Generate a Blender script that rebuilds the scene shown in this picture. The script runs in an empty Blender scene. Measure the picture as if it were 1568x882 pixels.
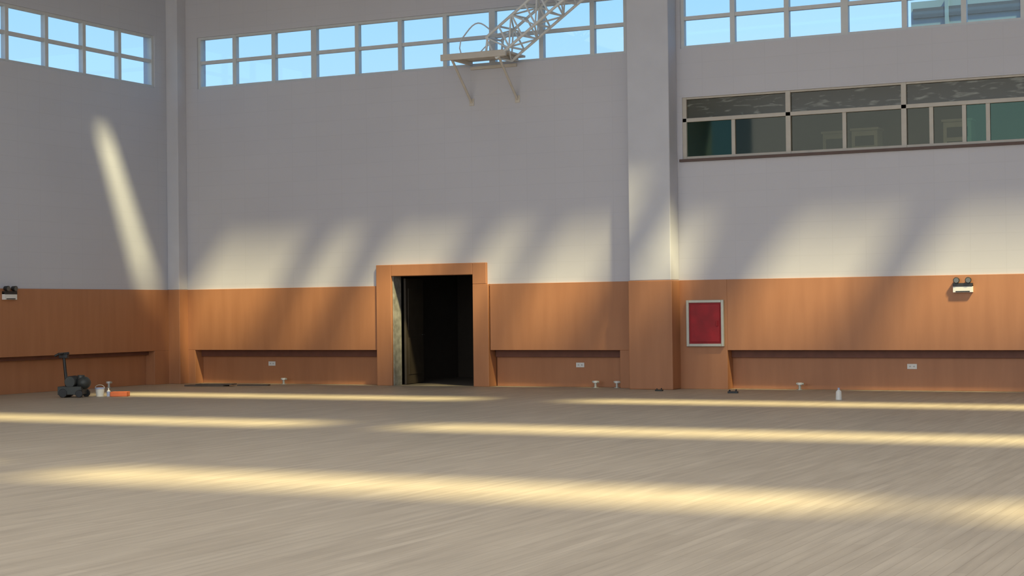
import bpy, bmesh, math, random
from mathutils import Matrix, Vector
random.seed(4)
S=bpy.context.scene
try: S.view_settings.view_transform='Standard'
except Exception: pass

# ---------------------------------------------------------------- materials
def mat(name,col,rough=.6,metal=0,noise=.06,scale=6):
    m=bpy.data.materials.new(name);m.use_nodes=True
    nt=m.node_tree;b=nt.nodes['Principled BSDF']
    b.inputs['Roughness'].default_value=rough;b.inputs['Metallic'].default_value=metal
    tc=nt.nodes.new('ShaderNodeTexCoord');n=nt.nodes.new('ShaderNodeTexNoise')
    n.inputs['Scale'].default_value=scale;n.inputs['Detail'].default_value=3
    nt.links.new(tc.outputs['Object'],n.inputs['Vector'])
    r=nt.nodes.new('ShaderNodeValToRGB')
    r.color_ramp.elements[0].position=.3;r.color_ramp.elements[1].position=.7
    r.color_ramp.elements[0].color=tuple(c*(1-noise) for c in col[:3])+(1,)
    r.color_ramp.elements[1].color=tuple(min(1,c*(1+noise)) for c in col[:3])+(1,)
    nt.links.new(n.outputs['Fac'],r.inputs['Fac']);nt.links.new(r.outputs['Color'],b.inputs['Base Color'])
    return m
def wall_mat(name,col,axis):
    m=bpy.data.materials.new(name);m.use_nodes=True
    nt=m.node_tree;N=nt.nodes;L=nt.links;b=N['Principled BSDF'];b.inputs['Roughness'].default_value=.75
    tc=N.new('ShaderNodeTexCoord');sp=N.new('ShaderNodeSeparateXYZ');cb=N.new('ShaderNodeCombineXYZ')
    L.new(tc.outputs['Object'],sp.inputs[0]);L.new(sp.outputs[axis],cb.inputs['X']);L.new(sp.outputs['Z'],cb.inputs['Y'])
    br=N.new('ShaderNodeTexBrick');br.offset=0
    br.inputs['Scale'].default_value=1;br.inputs['Brick Width'].default_value=.6;br.inputs['Row Height'].default_value=.3
    br.inputs['Mortar Size'].default_value=.012;br.inputs['Mortar Smooth'].default_value=1
    br.inputs['Color1'].default_value=col;br.inputs['Color2'].default_value=tuple(c*.985 for c in col[:3])+(1,)
    br.inputs['Mortar'].default_value=tuple(c*.95 for c in col[:3])+(1,)
    L.new(cb.outputs[0],br.inputs['Vector'])
    n=N.new('ShaderNodeTexNoise');n.inputs['Scale'].default_value=.5;n.inputs['Detail'].default_value=4
    L.new(cb.outputs[0],n.inputs['Vector'])
    mr=N.new('ShaderNodeMapRange');mr.inputs['To Min'].default_value=.95;mr.inputs['To Max'].default_value=1.05
    L.new(n.outputs['Fac'],mr.inputs['Value'])
    mx=N.new('ShaderNodeVectorMath');mx.operation='SCALE'
    L.new(br.outputs['Color'],mx.inputs[0]);L.new(mr.outputs[0],mx.inputs['Scale'])
    L.new(mx.outputs[0],b.inputs['Base Color'])
    return m
def wood_mat(name,c1,c2,rough,stretch,scale,plank=None):
    m=bpy.data.materials.new(name);m.use_nodes=True
    nt=m.node_tree;N=nt.nodes;L=nt.links;b=N['Principled BSDF'];b.inputs['Roughness'].default_value=rough
    tc=N.new('ShaderNodeTexCoord');mp=N.new('ShaderNodeMapping');mp.inputs['Scale'].default_value=stretch
    L.new(tc.outputs['Object'],mp.inputs['Vector'])
    n=N.new('ShaderNodeTexNoise');n.inputs['Scale'].default_value=scale;n.inputs['Detail'].default_value=4
    L.new(mp.outputs[0],n.inputs['Vector'])
    r=N.new('ShaderNodeValToRGB');r.color_ramp.elements[0].position=.32;r.color_ramp.elements[1].position=.68
    r.color_ramp.elements[0].color=c1;r.color_ramp.elements[1].color=c2
    L.new(n.outputs['Fac'],r.inputs['Fac']);out=r.outputs['Color']
    if plank:
        sp=N.new('ShaderNodeSeparateXYZ');cb=N.new('ShaderNodeCombineXYZ')
        L.new(tc.outputs['Object'],sp.inputs[0]);L.new(sp.outputs['Y'],cb.inputs['X']);L.new(sp.outputs['X'],cb.inputs['Y'])
        br=N.new('ShaderNodeTexBrick');br.inputs['Scale'].default_value=1
        br.inputs['Brick Width'].default_value=plank[0];br.inputs['Row Height'].default_value=plank[1]
        br.inputs['Mortar Size'].default_value=.003;br.inputs['Mortar Smooth'].default_value=.3
        br.inputs['Color1'].default_value=(1,1,1,1);br.inputs['Color2'].default_value=(.91,.90,.89,1)
        br.inputs['Mortar'].default_value=(.75,.72,.68,1)
        L.new(cb.outputs[0],br.inputs['Vector'])
        n2=N.new('ShaderNodeTexNoise');n2.inputs['Scale'].default_value=.35;n2.inputs['Detail'].default_value=3
        L.new(tc.outputs['Object'],n2.inputs['Vector'])
        mr=N.new('ShaderNodeMapRange');mr.inputs['To Min'].default_value=.88;mr.inputs['To Max'].default_value=1.12
        L.new(n2.outputs['Fac'],mr.inputs['Value'])
        v=N.new('ShaderNodeVectorMath');v.operation='MULTIPLY';L.new(out,v.inputs[0]);L.new(br.outputs['Color'],v.inputs[1])
        w=N.new('ShaderNodeVectorMath');w.operation='SCALE';L.new(v.outputs[0],w.inputs[0]);L.new(mr.outputs[0],w.inputs['Scale'])
        out=w.outputs[0]
    L.new(out,b.inputs['Base Color'])
    return m
def glass_mat(name,tint,gloss=.08,rough=.02,refl=(1,1,1,1)):
    m=bpy.data.materials.new(name);m.use_nodes=True
    nt=m.node_tree;N=nt.nodes;L=nt.links;N.remove(N['Principled BSDF'])
    t=N.new('ShaderNodeBsdfTransparent');t.inputs[0].default_value=tint
    g=N.new('ShaderNodeBsdfGlossy');g.inputs['Roughness'].default_value=rough;g.inputs[0].default_value=refl
    x=N.new('ShaderNodeMixShader');x.inputs[0].default_value=gloss
    L.new(t.outputs[0],x.inputs[1]);L.new(g.outputs[0],x.inputs[2]);L.new(x.outputs[0],N['Material Output'].inputs[0])
    return m
def streaky_glass(name,dark,light,gloss):
    m=bpy.data.materials.new(name);m.use_nodes=True
    nt=m.node_tree;N=nt.nodes;L=nt.links;b=N['Principled BSDF'];b.inputs['Roughness'].default_value=.15
    tc=N.new('ShaderNodeTexCoord');mp=N.new('ShaderNodeMapping');mp.inputs['Scale'].default_value=(1.3,1,6)
    n=N.new('ShaderNodeTexNoise');n.inputs['Scale'].default_value=2.2;n.inputs['Detail'].default_value=6;n.inputs['Distortion'].default_value=.8
    r=N.new('ShaderNodeValToRGB');r.color_ramp.elements[0].position=.54;r.color_ramp.elements[0].color=dark
    r.color_ramp.elements[1].position=.72;r.color_ramp.elements[1].color=light
    L.new(tc.outputs['Object'],mp.inputs['Vector']);L.new(mp.outputs[0],n.inputs['Vector']);L.new(n.outputs['Fac'],r.inputs['Fac']);L.new(r.outputs['Color'],b.inputs['Base Color'])
    return m

M={}
M['wb']=wall_mat('painted_wall_back',(.575,.57,.615,1),'X')
M['wl']=wall_mat('painted_wall_side',(.56,.58,.65,1),'Y')
M['plaster']=mat('white_plaster',(.585,.59,.64,1),.8,noise=.03,scale=2)
M['wains']=wood_mat('orange_wood_panel',(.40,.172,.078,1),(.445,.197,.092,1),.5,(1.2,1.2,.15),5)
M['ledge_shade']=mat('painted_ledge_shade',(.17,.065,.04,1),.6,noise=.1)  # dark brown that paints the shade under the wainscot ledge
M['floor']=wood_mat('sanded_maple_floor',(.42,.355,.262,1),(.52,.445,.332,1),.5,(9,.6,1),1.5,(1.8,.09))
M['frame']=mat('window_frame_white',(.60,.62,.63,1),.4,noise=.03)
M['frame2']=mat('aluminium_frame',(.50,.46,.40,1),.4,noise=.05)
M['glass']=glass_mat('clear_window_glass',(.95,.98,1,1),.03)
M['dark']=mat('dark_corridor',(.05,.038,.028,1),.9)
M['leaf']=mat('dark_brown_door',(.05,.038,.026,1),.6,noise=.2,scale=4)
M['corfl']=mat('corridor_floor',(.12,.10,.08,1),.7)
M['jamb']=mat('raw_concrete_jamb',(.26,.25,.22,1),.9,noise=.3,scale=9)
M['black']=mat('black_plastic',(.02,.02,.02,1),.4)
M['dgrey']=mat('dark_grey_metal',(.06,.065,.06,1),.45,metal=.3,noise=.15)
M['white']=mat('white_plastic',(.75,.75,.72,1),.4,noise=.02)
M['lens']=mat('lamp_lens',(.10,.10,.09,1),.15,noise=.02)
M['red']=mat('red_enamel',(.33,.006,.014,1),.55,noise=.2,scale=5)
M['orange']=mat('orange_plastic',(.70,.16,.04,1),.45)
M['blue']=mat('pale_blue_plastic',(.35,.42,.65,1),.4)
M['steel']=mat('painted_steel',(.72,.74,.74,1),.4,noise=.05)
M['beige']=mat('beige_painted_steel',(.60,.55,.48,1),.5,noise=.05)
M['ceil']=mat('ceiling_sheet',(.55,.55,.56,1),.8,noise=.03,scale=1)
M['chrome']=mat('dull_metal',(.50,.50,.44,1),.35,metal=.3)

# ---------------------------------------------------------------- builder
class B:
    def __init__(s,name,bevel=0,smooth=False,parent=None):
        s.n=name;s.bm=bmesh.new();s.mats=[];s.bev=bevel;s.sm=smooth;s.p=parent
    def mi(s,k):
        if k not in s.mats:s.mats.append(k)
        return s.mats.index(k)
    def _fin(s,verts,k):
        i=s.mi(k);fs=set(f for v in verts for f in v.link_faces)
        for f in fs:f.material_index=i
    def box(s,x0,x1,y0,y1,z0,z1,k,rot=None):
        r=bmesh.ops.create_cube(s.bm,size=1);vs=r['verts']
        mt=Matrix.Translation(((x0+x1)/2,(y0+y1)/2,(z0+z1)/2))
        if rot is not None: mt=mt@rot
        mt=mt@Matrix.Diagonal((abs(x1-x0),abs(y1-y0),abs(z1-z0),1))
        bmesh.ops.transform(s.bm,matrix=mt,verts=vs);s._fin(vs,k);return s
    def cyl(s,a,b,r,k,r2=None,seg=14):
        a=Vector(a);b=Vector(b);d=b-a
        q=bmesh.ops.create_cone(s.bm,cap_ends=True,segments=seg,radius1=r,radius2=r if r2 is None else r2,depth=d.length)
        mt=Matrix.Translation((a+b)/2)@d.to_track_quat('Z','Y').to_matrix().to_4x4()
        bmesh.ops.transform(s.bm,matrix=mt,verts=q['verts']);s._fin(q['verts'],k);return s
    def sph(s,c,r,k,sc=(1,1,1)):
        q=bmesh.ops.create_uvsphere(s.bm,u_segments=16,v_segments=10,radius=r)
        bmesh.ops.transform(s.bm,matrix=Matrix.Translation(c)@Matrix.Diagonal((*sc,1)),verts=q['verts']);s._fin(q['verts'],k);return s
    def path(s,pts,r,k,seg=8):
        for a,b in zip(pts,pts[1:]): s.cyl(a,b,r,k,seg=seg)
        return s
    def done(s,loc=(0,0,0),rotz=0):
        me=bpy.data.meshes.new(s.n);s.bm.to_mesh(me);s.bm.free()
        for k in s.mats:me.materials.append(M[k])
        o=bpy.data.objects.new(s.n,me);S.collection.objects.link(o)
        o.location=loc;o.rotation_euler=(0,0,rotz)
        if s.sm:
            for p in me.polygons:p.use_smooth=True
            try: me.set_sharp_from_angle(angle=math.radians(35))
            except Exception: pass
        if s.bev:
            m=o.modifiers.new('bevel','BEVEL');m.width=s.bev;m.segments=2;m.limit_method='ANGLE'
        if s.p:o.parent=s.p
        return o

XR=32;YF=-34;CZ=9.0
ZB,ZM,ZT=6.28,6.84,7.38
IB,IT=4.23,5.37

# ---------------------------------------------------------------- room shell
B('floor').box(-.4,XR+.3,YF,.3,-.2,0,'floor').done()
w=B('wall_back')
w.box(-.3,XR,0,.3,2.42,IB,'wb')
w.box(-.3,5.03,0,.3,2,2.42,'wb').box(7.5,XR,0,.3,2,2.42,'wb')
w.box(-.3,11.6,0,.3,IB,IT,'wb').box(21,XR,0,.3,IB,IT,'wb')
w.box(-.3,XR,0,.3,IT,ZB,'wb')
w.box(-.3,.6,0,.3,ZB,ZT,'wb').box(10.5,11.58,0,.3,ZB,ZT,'wb').box(22,XR,0,.3,ZB,ZT,'wb')
w.box(-.3,XR,0,.3,ZT,CZ,'wb')
w.done()
w=B('wall_left')
w.box(-.3,0,YF,0,2,ZB,'wl').box(-.3,0,-.67,0,ZB,ZT,'wl').box(-.3,0,YF,0,ZT,CZ,'wl').box(-.3,0,YF,-27.5,ZB,ZT,'wl')
w.done()
B('wall_right').box(XR,XR+.3,YF,.3,0,CZ,'plaster').done()
LZ=.71;PY=-.03;ND=.25
w=B('trim_1',bevel=.006)
w.box(.30,5.03,PY,.3,LZ,2.0,'wains').box(7.58,10.68,PY,.3,LZ,2.0,'wains').box(12.43,XR,PY,.3,LZ,2.0,'wains')
w.box(.30,.5,PY,.3,0,LZ,'wains').box(10.31,10.68,PY,.3,0,LZ,'wains').box(11.5,12.43,PY,.3,0,2.0,'wains')
for a,b in ((.5,5.03),(7.58,10.31),(12.43,XR)):
    w.box(a,b,ND,.3,0,LZ,'wains').box(a,b,ND-.06,ND,.57,LZ,'ledge_shade')  # strip below the ledge is shade put in as dark colour
w.done()
w=B('trim_2',bevel=.006)
w.box(-.3,.03,YF,-.3,LZ,2.0,'wains').box(-.3,.03,-.8,-.3,0,LZ,'wains').box(-.3,-.2,YF,-.8,0,LZ,'wains').box(-.2,-.12,YF,-.8,.63,LZ,'ledge_shade')
w.done()
B('corner_column',bevel=.01).box(0,.3,-.3,0,2,CZ,'plaster').box(0,.32,-.32,0,0,2.0,'wains').done()
B('pillar',bevel=.015).box(10.68,11.5,-.42,0,2.0,CZ,'plaster').box(10.66,11.52,-.44,0,0,2.0,'wains').done()
w=B('trim_3',bevel=.01)
w.box(5.03,5.38,-.07,.3,0,2.42,'wains').box(7.22,7.56,-.07,.3,0,2.0,'wains').box(7.22,7.52,-.07,.3,2.0,2.42,'wains').box(5.38,7.22,-.07,.3,2.19,2.42,'wains')
w.box(5.38,5.40,-.02,.3,0,2.19,'jamb').box(7.2,7.22,-.02,.3,0,2.19,'jamb')
w.done()
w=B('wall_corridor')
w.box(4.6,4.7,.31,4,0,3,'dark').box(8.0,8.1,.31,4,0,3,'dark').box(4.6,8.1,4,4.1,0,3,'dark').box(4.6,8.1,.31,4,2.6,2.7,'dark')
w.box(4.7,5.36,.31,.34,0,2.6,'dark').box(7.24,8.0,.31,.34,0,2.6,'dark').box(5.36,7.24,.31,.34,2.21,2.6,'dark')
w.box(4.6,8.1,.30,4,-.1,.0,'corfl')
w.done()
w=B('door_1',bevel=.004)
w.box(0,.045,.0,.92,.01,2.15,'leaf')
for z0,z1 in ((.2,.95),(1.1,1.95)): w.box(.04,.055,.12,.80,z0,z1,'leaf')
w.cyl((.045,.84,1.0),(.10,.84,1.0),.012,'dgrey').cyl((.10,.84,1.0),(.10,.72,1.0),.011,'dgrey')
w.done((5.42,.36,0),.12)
cuts=[(-2.85,-3.75,[(5.1,7.25),(7.85,8.65),(9.35,11.0),(11.6,12.5),(13.0,14.5),(15.4,16.2),(17.6,19.6),(20.4,23.3),(24.2,31)]),
(-3.84,-4.34,[(2.5,4.6)]),
(-7.75,-8.8,[(7.5,15.3),(17.2,31)]),
(-13.85,-15.0,[(4.5,16.1),(17.6,29)]),
(-20.3,-21.5,[(12,15.9),(17.5,25.2),(26.0,31)])]
c=B('ceiling')
y=.3
for ya,yb,segs in cuts:
    c.box(-.3,XR+.3,ya,y,CZ,CZ+.12,'ceil')
    x=-.3
    for a,b in segs:
        c.box(x,a,yb,ya,CZ,CZ+.12,'ceil');x=b
    c.box(x,XR+.3,yb,ya,CZ,CZ+.12,'ceil');y=yb
c.box(-.3,XR+.3,YF,y,CZ,CZ+.12,'ceil')
c.done()

# ---------------------------------------------------------------- clerestory windows
def clerestory(name,axis,ticks,thick):
    def bx(w,a0,a1,d0,d1,z0,z1,k):
        if axis=='X': w.box(a0,a1,d0,d1,z0,z1,k)
        else: w.box(-d1,-d0,-a1,-a0,z0,z1,k)
    w=B(name)
    a,b=ticks[0],ticks[-1]
    bx(w,a,b,.04,.14,ZB,ZB+.05,'frame');bx(w,a,b,.04,.14,ZT-.05,ZT,'frame');bx(w,a,b,.05,.13,ZM-.035,ZM+.035,'frame')
    for i,t in enumerate(ticks):
        h=.065 if i in thick else .045
        lo=max(a,t-h);hi=min(b,t+h)
        bx(w,lo,hi,.035,.145,ZB,ZT,'frame')
    bx(w,a,b,.085,.095,ZB,ZT,'glass')
    return w.done()
clerestory('window_1','X',[.6,1.54,2.53,3.53,4.57,5.58,6.61,7.66,8.72,9.79,10.5],(0,3,7,10))
clerestory('window_2','X',[11.58,12.58,13.6,14.66,15.72,16.74,17.75,18.8,19.8,20.9,22],(0,3,6,10))
clerestory('window_3','Y',[.67+1.09*i for i in range(25)],(0,))
# ---------------------------------------------------------------- interior viewing window
M['g1']=glass_mat('green_glass_dark',(.36,.50,.41,1),.05,.03,(.5,.7,.6,1))
M['g2']=glass_mat('brown_grey_glass',(.58,.56,.47,1),.04,.03,(.6,.6,.52,1))
M['g3']=streaky_glass('smear_reflection_transom_glass',(.045,.045,.028,1),(.24,.25,.21,1),.1)  # pale streaks paint reflections and smears into the pane colour
w=B('window_4',bevel=.004)
xa,xb=11.6,21.0;TB=4.95
w.box(xa,xb,.03,.12,IB,IB+.05,'frame2').box(xa,xb,.03,.12,IT-.035,IT,'frame2').box(xa,xb,.02,.13,TB-.035,TB+.035,'frame2')
for t in (11.63,13.61,15.69,17.78,19.85,20.97): w.box(t-.045,t+.045,.02,.13,IB,IT,'frame2')
for t in (12.57,14.63,16.16,16.72,17.12,18.8,20.4): w.box(t-.035,t+.035,.04,.11,IB+.03,TB,'frame2')
for a,b,k in ((11.67,12.54,'g1'),(12.6,13.57,'g2'),(13.65,14.6,'g2'),(14.66,15.65,'g2'),(15.73,16.13,'g2'),(16.19,16.69,'g2'),(16.75,17.09,'g1'),(17.15,17.74,'g1'),(17.82,19.8,'g2'),(19.9,20.93,'g1')):
    w.box(a,b,.07,.076,IB+.04,TB-.03,k)
for a,b in ((11.67,13.57),(13.65,15.65),(15.73,17.74),(17.82,19.81),(19.89,20.93)):
    w.box(a,b,.07,.076,TB+.035,IT-.04,'g3')
M['sill_shade']=mat('painted_sill_shade',(.12,.08,.07,1),.7)  # dark colour stands in for the shadow line below the window
w.box(xa-.05,xb,-.05,.03,IB-.05,IB,'sill_shade')
w.done()
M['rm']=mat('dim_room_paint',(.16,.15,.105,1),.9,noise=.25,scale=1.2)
M['rw']=mat('dim_room_pale',(.92,.94,.90,1),.8)
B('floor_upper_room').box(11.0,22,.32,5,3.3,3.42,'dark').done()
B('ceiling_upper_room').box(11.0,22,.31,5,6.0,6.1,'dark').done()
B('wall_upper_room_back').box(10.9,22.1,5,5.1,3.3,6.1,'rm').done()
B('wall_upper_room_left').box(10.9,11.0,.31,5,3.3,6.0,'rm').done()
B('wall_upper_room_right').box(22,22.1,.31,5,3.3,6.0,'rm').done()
def cabinet(x0,x1,z1,y=4.55):
    w=B('glazed_cabinet',bevel=.004)
    w.box(x0,x1,y,4.98,3.42,z1,'rw')
    w.box(x0+.07,x1-.07,y-.01,y+.02,z1-.34,z1-.14,'dgrey').box(x0+.07,x1-.07,y-.01,y+.02,3.5,z1-.42,'dgrey')
    w.box(x0-.03,x1+.03,y-.03,4.98,z1-.03,z1+.02,'rw')
    return w.done()
cabinet(12.95,13.45,5.05);cabinet(13.55,14.08,5.08);cabinet(15.4,15.95,5.15)
w=B('office_chair',bevel=.01)
w.box(-.24,.24,-.03,.03,.5,1.05,'black').box(-.25,.25,-.5,0,.42,.5,'black').cyl((0,-.25,.05),(0,-.25,.42),.03,'black')
for i in range(5):
    a=i*math.tau/5;w.cyl((0,-.25,.06),(.28*math.cos(a),-.25+.28*math.sin(a),.03),.02,'black')
w.box(-.04,.04,-.02,.04,.42,.6,'black')
w.done((12.4,1.4,3.43),.3)
# ---------------------------------------------------------------- platform + lattice mast
w=B('wall_platform',bevel=.005)
w.box(7.0,8.4,-.85,0,6.36,6.40,'beige')
w.box(7.0,8.4,-.87,-.82,6.29,6.41,'beige')
for x in (7.22,8.22):
    w.box(x-.03,x+.03,-.85,0,6.29,6.36,'beige')
    w.cyl((x,-.8,6.30),(x,-.01,5.56),.024,'beige')
    w.box(x-.05,x+.05,-.02,0,5.50,5.64,'beige')
w.box(7.22,8.22,-.06,0,6.2,6.26,'beige')
w.done()
w=B('lattice_mast')
A=Vector((8.1,-.55,6.47));E=Vector((12.35,-1.35,9.0));d=(E-A).normalized()
u=Vector((0,0,1)).cross(d).normalized();v=d.cross(u)
h=.24;Ln=(E-A).length;n=14
crn=[u*h+v*h,u*h-v*h,-u*h-v*h,-u*h+v*h]
for c_ in crn: w.cyl(A+c_,E+c_-d*.2,.028,'steel',seg=8)
for i in range(n):
    p0=A+d*(Ln*i/n);p1=A+d*(Ln*(i+1)/n-.02)
    for j in range(4):
        a,b=crn[j],crn[(j+1)%4]
        w.cyl(p0+a,p0+b,.02,'steel',seg=6)
        w.cyl(p0+(a if (i+j)%2 else b),p1+(b if (i+j)%2 else a),.017,'steel',seg=6)
for c_ in crn:
    q=A+c_; w.cyl((q.x,q.y,6.40),q+d*.05,.022,'steel',seg=8)
pts=[]
for i in range(15):
    t=i/14;pts.append((7.15+1.0*t,-.3-.2*t,6.85+.16*math.sin(5.5*t-.6)+.08*t))
w.path(pts,.014,'steel')
w.path([(7.15,-.3,6.76),(7.12,-.3,6.6),(7.2,-.35,6.41)],.012,'steel')
w.path([(7.55,-.4,6.41),(7.75,-.4,6.58),(8.0,-.45,6.62)],.012,'steel')
w.done()

# ---------------------------------------------------------------- wall fittings
def elight(loc,rz):
    w=B('emergency_light',bevel=.008)
    w.box(-.165,.165,-.07,0,-.13,.0,'white').box(-.165,.165,-.075,-.0,-.03,.03,'black')
    w.box(-.12,.12,-.074,-.06,-.125,-.105,'black')
    for s in (-1,1):
        w.cyl((s*.1,-.04,.02),(s*.1,-.04,.06),.02,'black')
        w.cyl((s*.1,-.01,.085),(s*.1,-.10,.075),.04,'black',.055,seg=18)
        w.cyl((s*.1,-.10,.075),(s*.1,-.108,.075),.045,'lens',seg=18)
    return w.done(loc,rz)
elight((16.68,-.03,1.83),0)
elight((.03,-5.12,1.92),math.pi/2)
w=B('fire_hose_cabinet',bevel=.006)
w.box(11.68,12.36,-.06,-.03,.80,1.61,'red')
w.box(11.66,11.71,-.09,-.03,.78,1.63,'chrome').box(12.33,12.38,-.09,-.03,.78,1.63,'chrome').box(11.71,12.33,-.09,-.03,1.58,1.63,'chrome').box(11.71,12.33,-.09,-.03,.78,.83,'chrome')
w.box(11.74,12.30,-.075,-.055,.86,1.55,'red')
w.box(12.24,12.27,-.10,-.06,1.15,1.25,'red')
w.done()
def socket(loc):
    w=B('wall_socket',bevel=.004)
    w.box(-.085,.085,-.014,0,-.045,.045,'white')
    for s in (-.035,.035):
        w.box(s-.012,s-.006,-.017,-.012,-.012,.012,'black').box(s+.006,s+.012,-.017,-.012,-.012,.012,'black')
    w.done(loc)
for x in (2.28,9.37,15.72): socket((x,ND,.42))
def stub(loc):
    w=B('pipe_stub',bevel=.002)
    w.cyl((0,0,0),(0,0,.012),.055,'chrome').cyl((0,0,.01),(0,0,.09),.025,'chrome').cyl((0,0,.09),(0,0,.13),.045,'white')
    w.cyl((-.06,0,.11),(.075,0,.11),.02,'chrome')
    w.done(loc)
for x in (2.72,9.78,10.22,13.76): stub((x,.02,0))
stub((-.03,-2.2,0))

# ---------------------------------------------------------------- floor sanding machine
w=B('floor_sander',bevel=.008,smooth=True)
w.box(-.24,.2,-.17,.17,.05,.2,'dgrey')
w.cyl((-.14,-.18,.08),(-.14,.18,.08),.08,'black',seg=24)
w.cyl((.17,-.2,.07),(.17,-.15,.07),.07,'black',seg=20).cyl((.17,.15,.07),(.17,.2,.07),.07,'black',seg=20)
w.cyl((-.02,-.15,.28),(-.02,.15,.28),.1,'dgrey',seg=24)
for i in range(6): w.cyl((-.02,-.13+i*.05,.28),(-.02,-.115+i*.05,.28),.108,'black',seg=24)
w.cyl((.14,0,.18),(.14,0,.40),.085,'dgrey',.065,seg=20)
w.sph((.19,0,.26),.13,'dgrey',(1,1,.9))
w.cyl((-.13,0,.18),(-.18,0,.74),.028,'black')
w.cyl((-.10,0,.18),(-.15,0,.5),.018,'dgrey')
w.box(-.26,-.10,-.045,.045,.71,.78,'black')
w.cyl((-.20,-.2,.79),(-.20,.2,.79),.022,'black').cyl((-.29,0,.77),(-.08,0,.80),.022,'black')
w.cyl((-.20,-.2,.79),(-.27,-.22,.75),.02,'black').cyl((-.20,.2,.79),(-.27,.22,.75),.02,'black')
w.done((1.85,-5.42,0),.35)
w=B('plastic_bucket',smooth=True)
w.cyl((0,0,0),(0,0,.15),.065,'white',.085,seg=24).cyl((0,0,.14),(0,0,.16),.09,'blue',seg=24)
w.path([(-.09*math.cos(t),0,.15+.06*math.sin(t)) for t in [math.pi*i/8 for i in range(9)]],.005,'chrome')
w.done((2.14,-5.05,0),.4)
w=B('glue_bottle',smooth=True)
w.cyl((0,0,0),(0,0,.09),.035,'blue',seg=20).cyl((0,0,.09),(0,0,.12),.035,'white',.012,seg=20).cyl((0,0,.12),(0,0,.15),.012,'white')
w.done((2.30,-5.0,0))
w=B('tool_tray',bevel=.006)
w.box(-.16,.16,-.1,.1,0,.015,'orange').box(-.16,.16,-.1,-.085,0,.085,'orange').box(-.16,.16,.085,.1,0,.085,'orange').box(-.16,-.145,-.1,.1,0,.085,'orange').box(.145,.16,-.1,.1,0,.085,'orange')
w.cyl((-.1,0,.03),(.1,.03,.06),.015,'black')
w.done((2.52,-4.95,0),.45)
M['bd']=mat('brown_board',(.13,.10,.075,1),.7,noise=.2)
w=B('board_pile',bevel=.004)
w.box(-.55,.35,-.13,.13,0,.03,'bd').box(-.3,.5,-.1,.16,.03,.05,'bd',Matrix.Rotation(.08,4,'Z'))
w.box(.5,1.15,.2,.38,0,.025,'bd',Matrix.Rotation(.2,4,'Z'))
w.done((1.70,-1.1,0),.12)
w=B('water_bottle',smooth=True)
w.cyl((0,0,0),(0,0,.13),.05,'white',.045,seg=16).cyl((0,0,.13),(0,0,.16),.045,'white',.015,seg=16).cyl((0,0,.16),(0,0,.19),.018,'blue',seg=12)
w.done((15.28,-2.9,0))
w=B('hand_plane',bevel=.004)
w.box(-.09,.09,-.03,.03,0,.035,'black').cyl((.05,0,.035),(.06,0,.07),.013,'black').sph((-.06,0,.045),.017,'black')
w.done((12.98,-1.35,0),.1)
w=B('hand_plane',bevel=.004)
w.box(-.07,.07,-.03,.03,0,.03,'dgrey').cyl((.04,0,.03),(.05,0,.055),.011,'black').sph((-.045,0,.035),.014,'black')
w.done((11.45,-.95,0),-.1)

# ---------------------------------------------------------------- building outside
M['bld']=mat('blue_grey_cladding',(.12,.22,.28,1),.6,noise=.1,scale=.3)
M['bld2']=mat('dark_glazing_band',(.03,.05,.07,1),.3)
w=B('neighbour_building')
w.box(6.6,30,40,50,-.25,13.9,'bld').box(5.3,6.6,41,50,-.25,12.9,'bld')
for z in (11.2,12.2,13.2): w.box(6.7,30,39.9,40,z,z+.4,'bld2')
for x in range(8,30,3): w.box(x,x+.15,39.85,40,-.25,13.9,'bld')
w.done()
B('ground').box(-60,90,-90,90,-.6,-.25,'corfl').done()

# ---------------------------------------------------------------- light
W=bpy.data.worlds.new('World');S.world=W;W.use_nodes=True
nt=W.node_tree;N=nt.nodes;L=nt.links;bg=N['Background']
tc=N.new('ShaderNodeTexCoord');sp=N.new('ShaderNodeSeparateXYZ');L.new(tc.outputs['Generated'],sp.inputs[0])
r=N.new('ShaderNodeValToRGB');L.new(sp.outputs['Z'],r.inputs['Fac'])
e=r.color_ramp.elements;e[0].position=.0;e[0].color=(.62,.86,1.0,1);e[1].position=.5;e[1].color=(.22,.46,.88,1)
x=e.new(.19);x.color=(.36,.68,1.0,1)
L.new(r.outputs['Color'],bg.inputs['Color']);bg.inputs['Strength'].default_value=1.15
def sun(dirv,en,col,ang):
    l=bpy.data.lights.new('sun','SUN');l.energy=en;l.color=col;l.angle=math.radians(ang)
    o=bpy.data.objects.new('sun',l);S.collection.objects.link(o)
    o.rotation_euler=Vector(dirv).to_track_quat('-Z','Y').to_euler();o.location=(20,-10,20)
sun((-.65,.45,-1),8.2,(1,.87,.47),5.6)
def area(name,loc,rot,sx,sy,en,col):
    l=bpy.data.lights.new(name,'AREA');l.shape='RECTANGLE';l.size=sx;l.size_y=sy;l.energy=en;l.color=col
    o=bpy.data.objects.new(name,l);S.collection.objects.link(o);o.location=loc;o.rotation_euler=rot
area('fill_light',(16,-18,8.8),(0,0,0),24,14,950,(1,.94,.87))  # added overhead lamp for ambient fill, not a hall fitting
area('fill_light.001',(16,-33,5),(math.radians(90),0,0),28,8,1200,(1,.94,.90))  # unseen fill lamp added behind the camera
area('room_fill',(16,2.5,5.95),(0,0,0),6,2,24,(1,.98,.8))  # added lamp that brightens the room behind the glass

cam=bpy.data.cameras.new('camera');co=bpy.data.objects.new('camera',cam);S.collection.objects.link(co);S.camera=co
cam.sensor_width=36;cam.lens=36*2591.3/1568;cam.clip_end=500
R=Matrix.Rotation(.461,4,'Z')@Matrix.Rotation(math.pi/2+.0127,4,'X')@Matrix.Rotation(-.0116,4,'Z')
co.matrix_world=Matrix.Translation((22.636,-29.365,1.497))@R
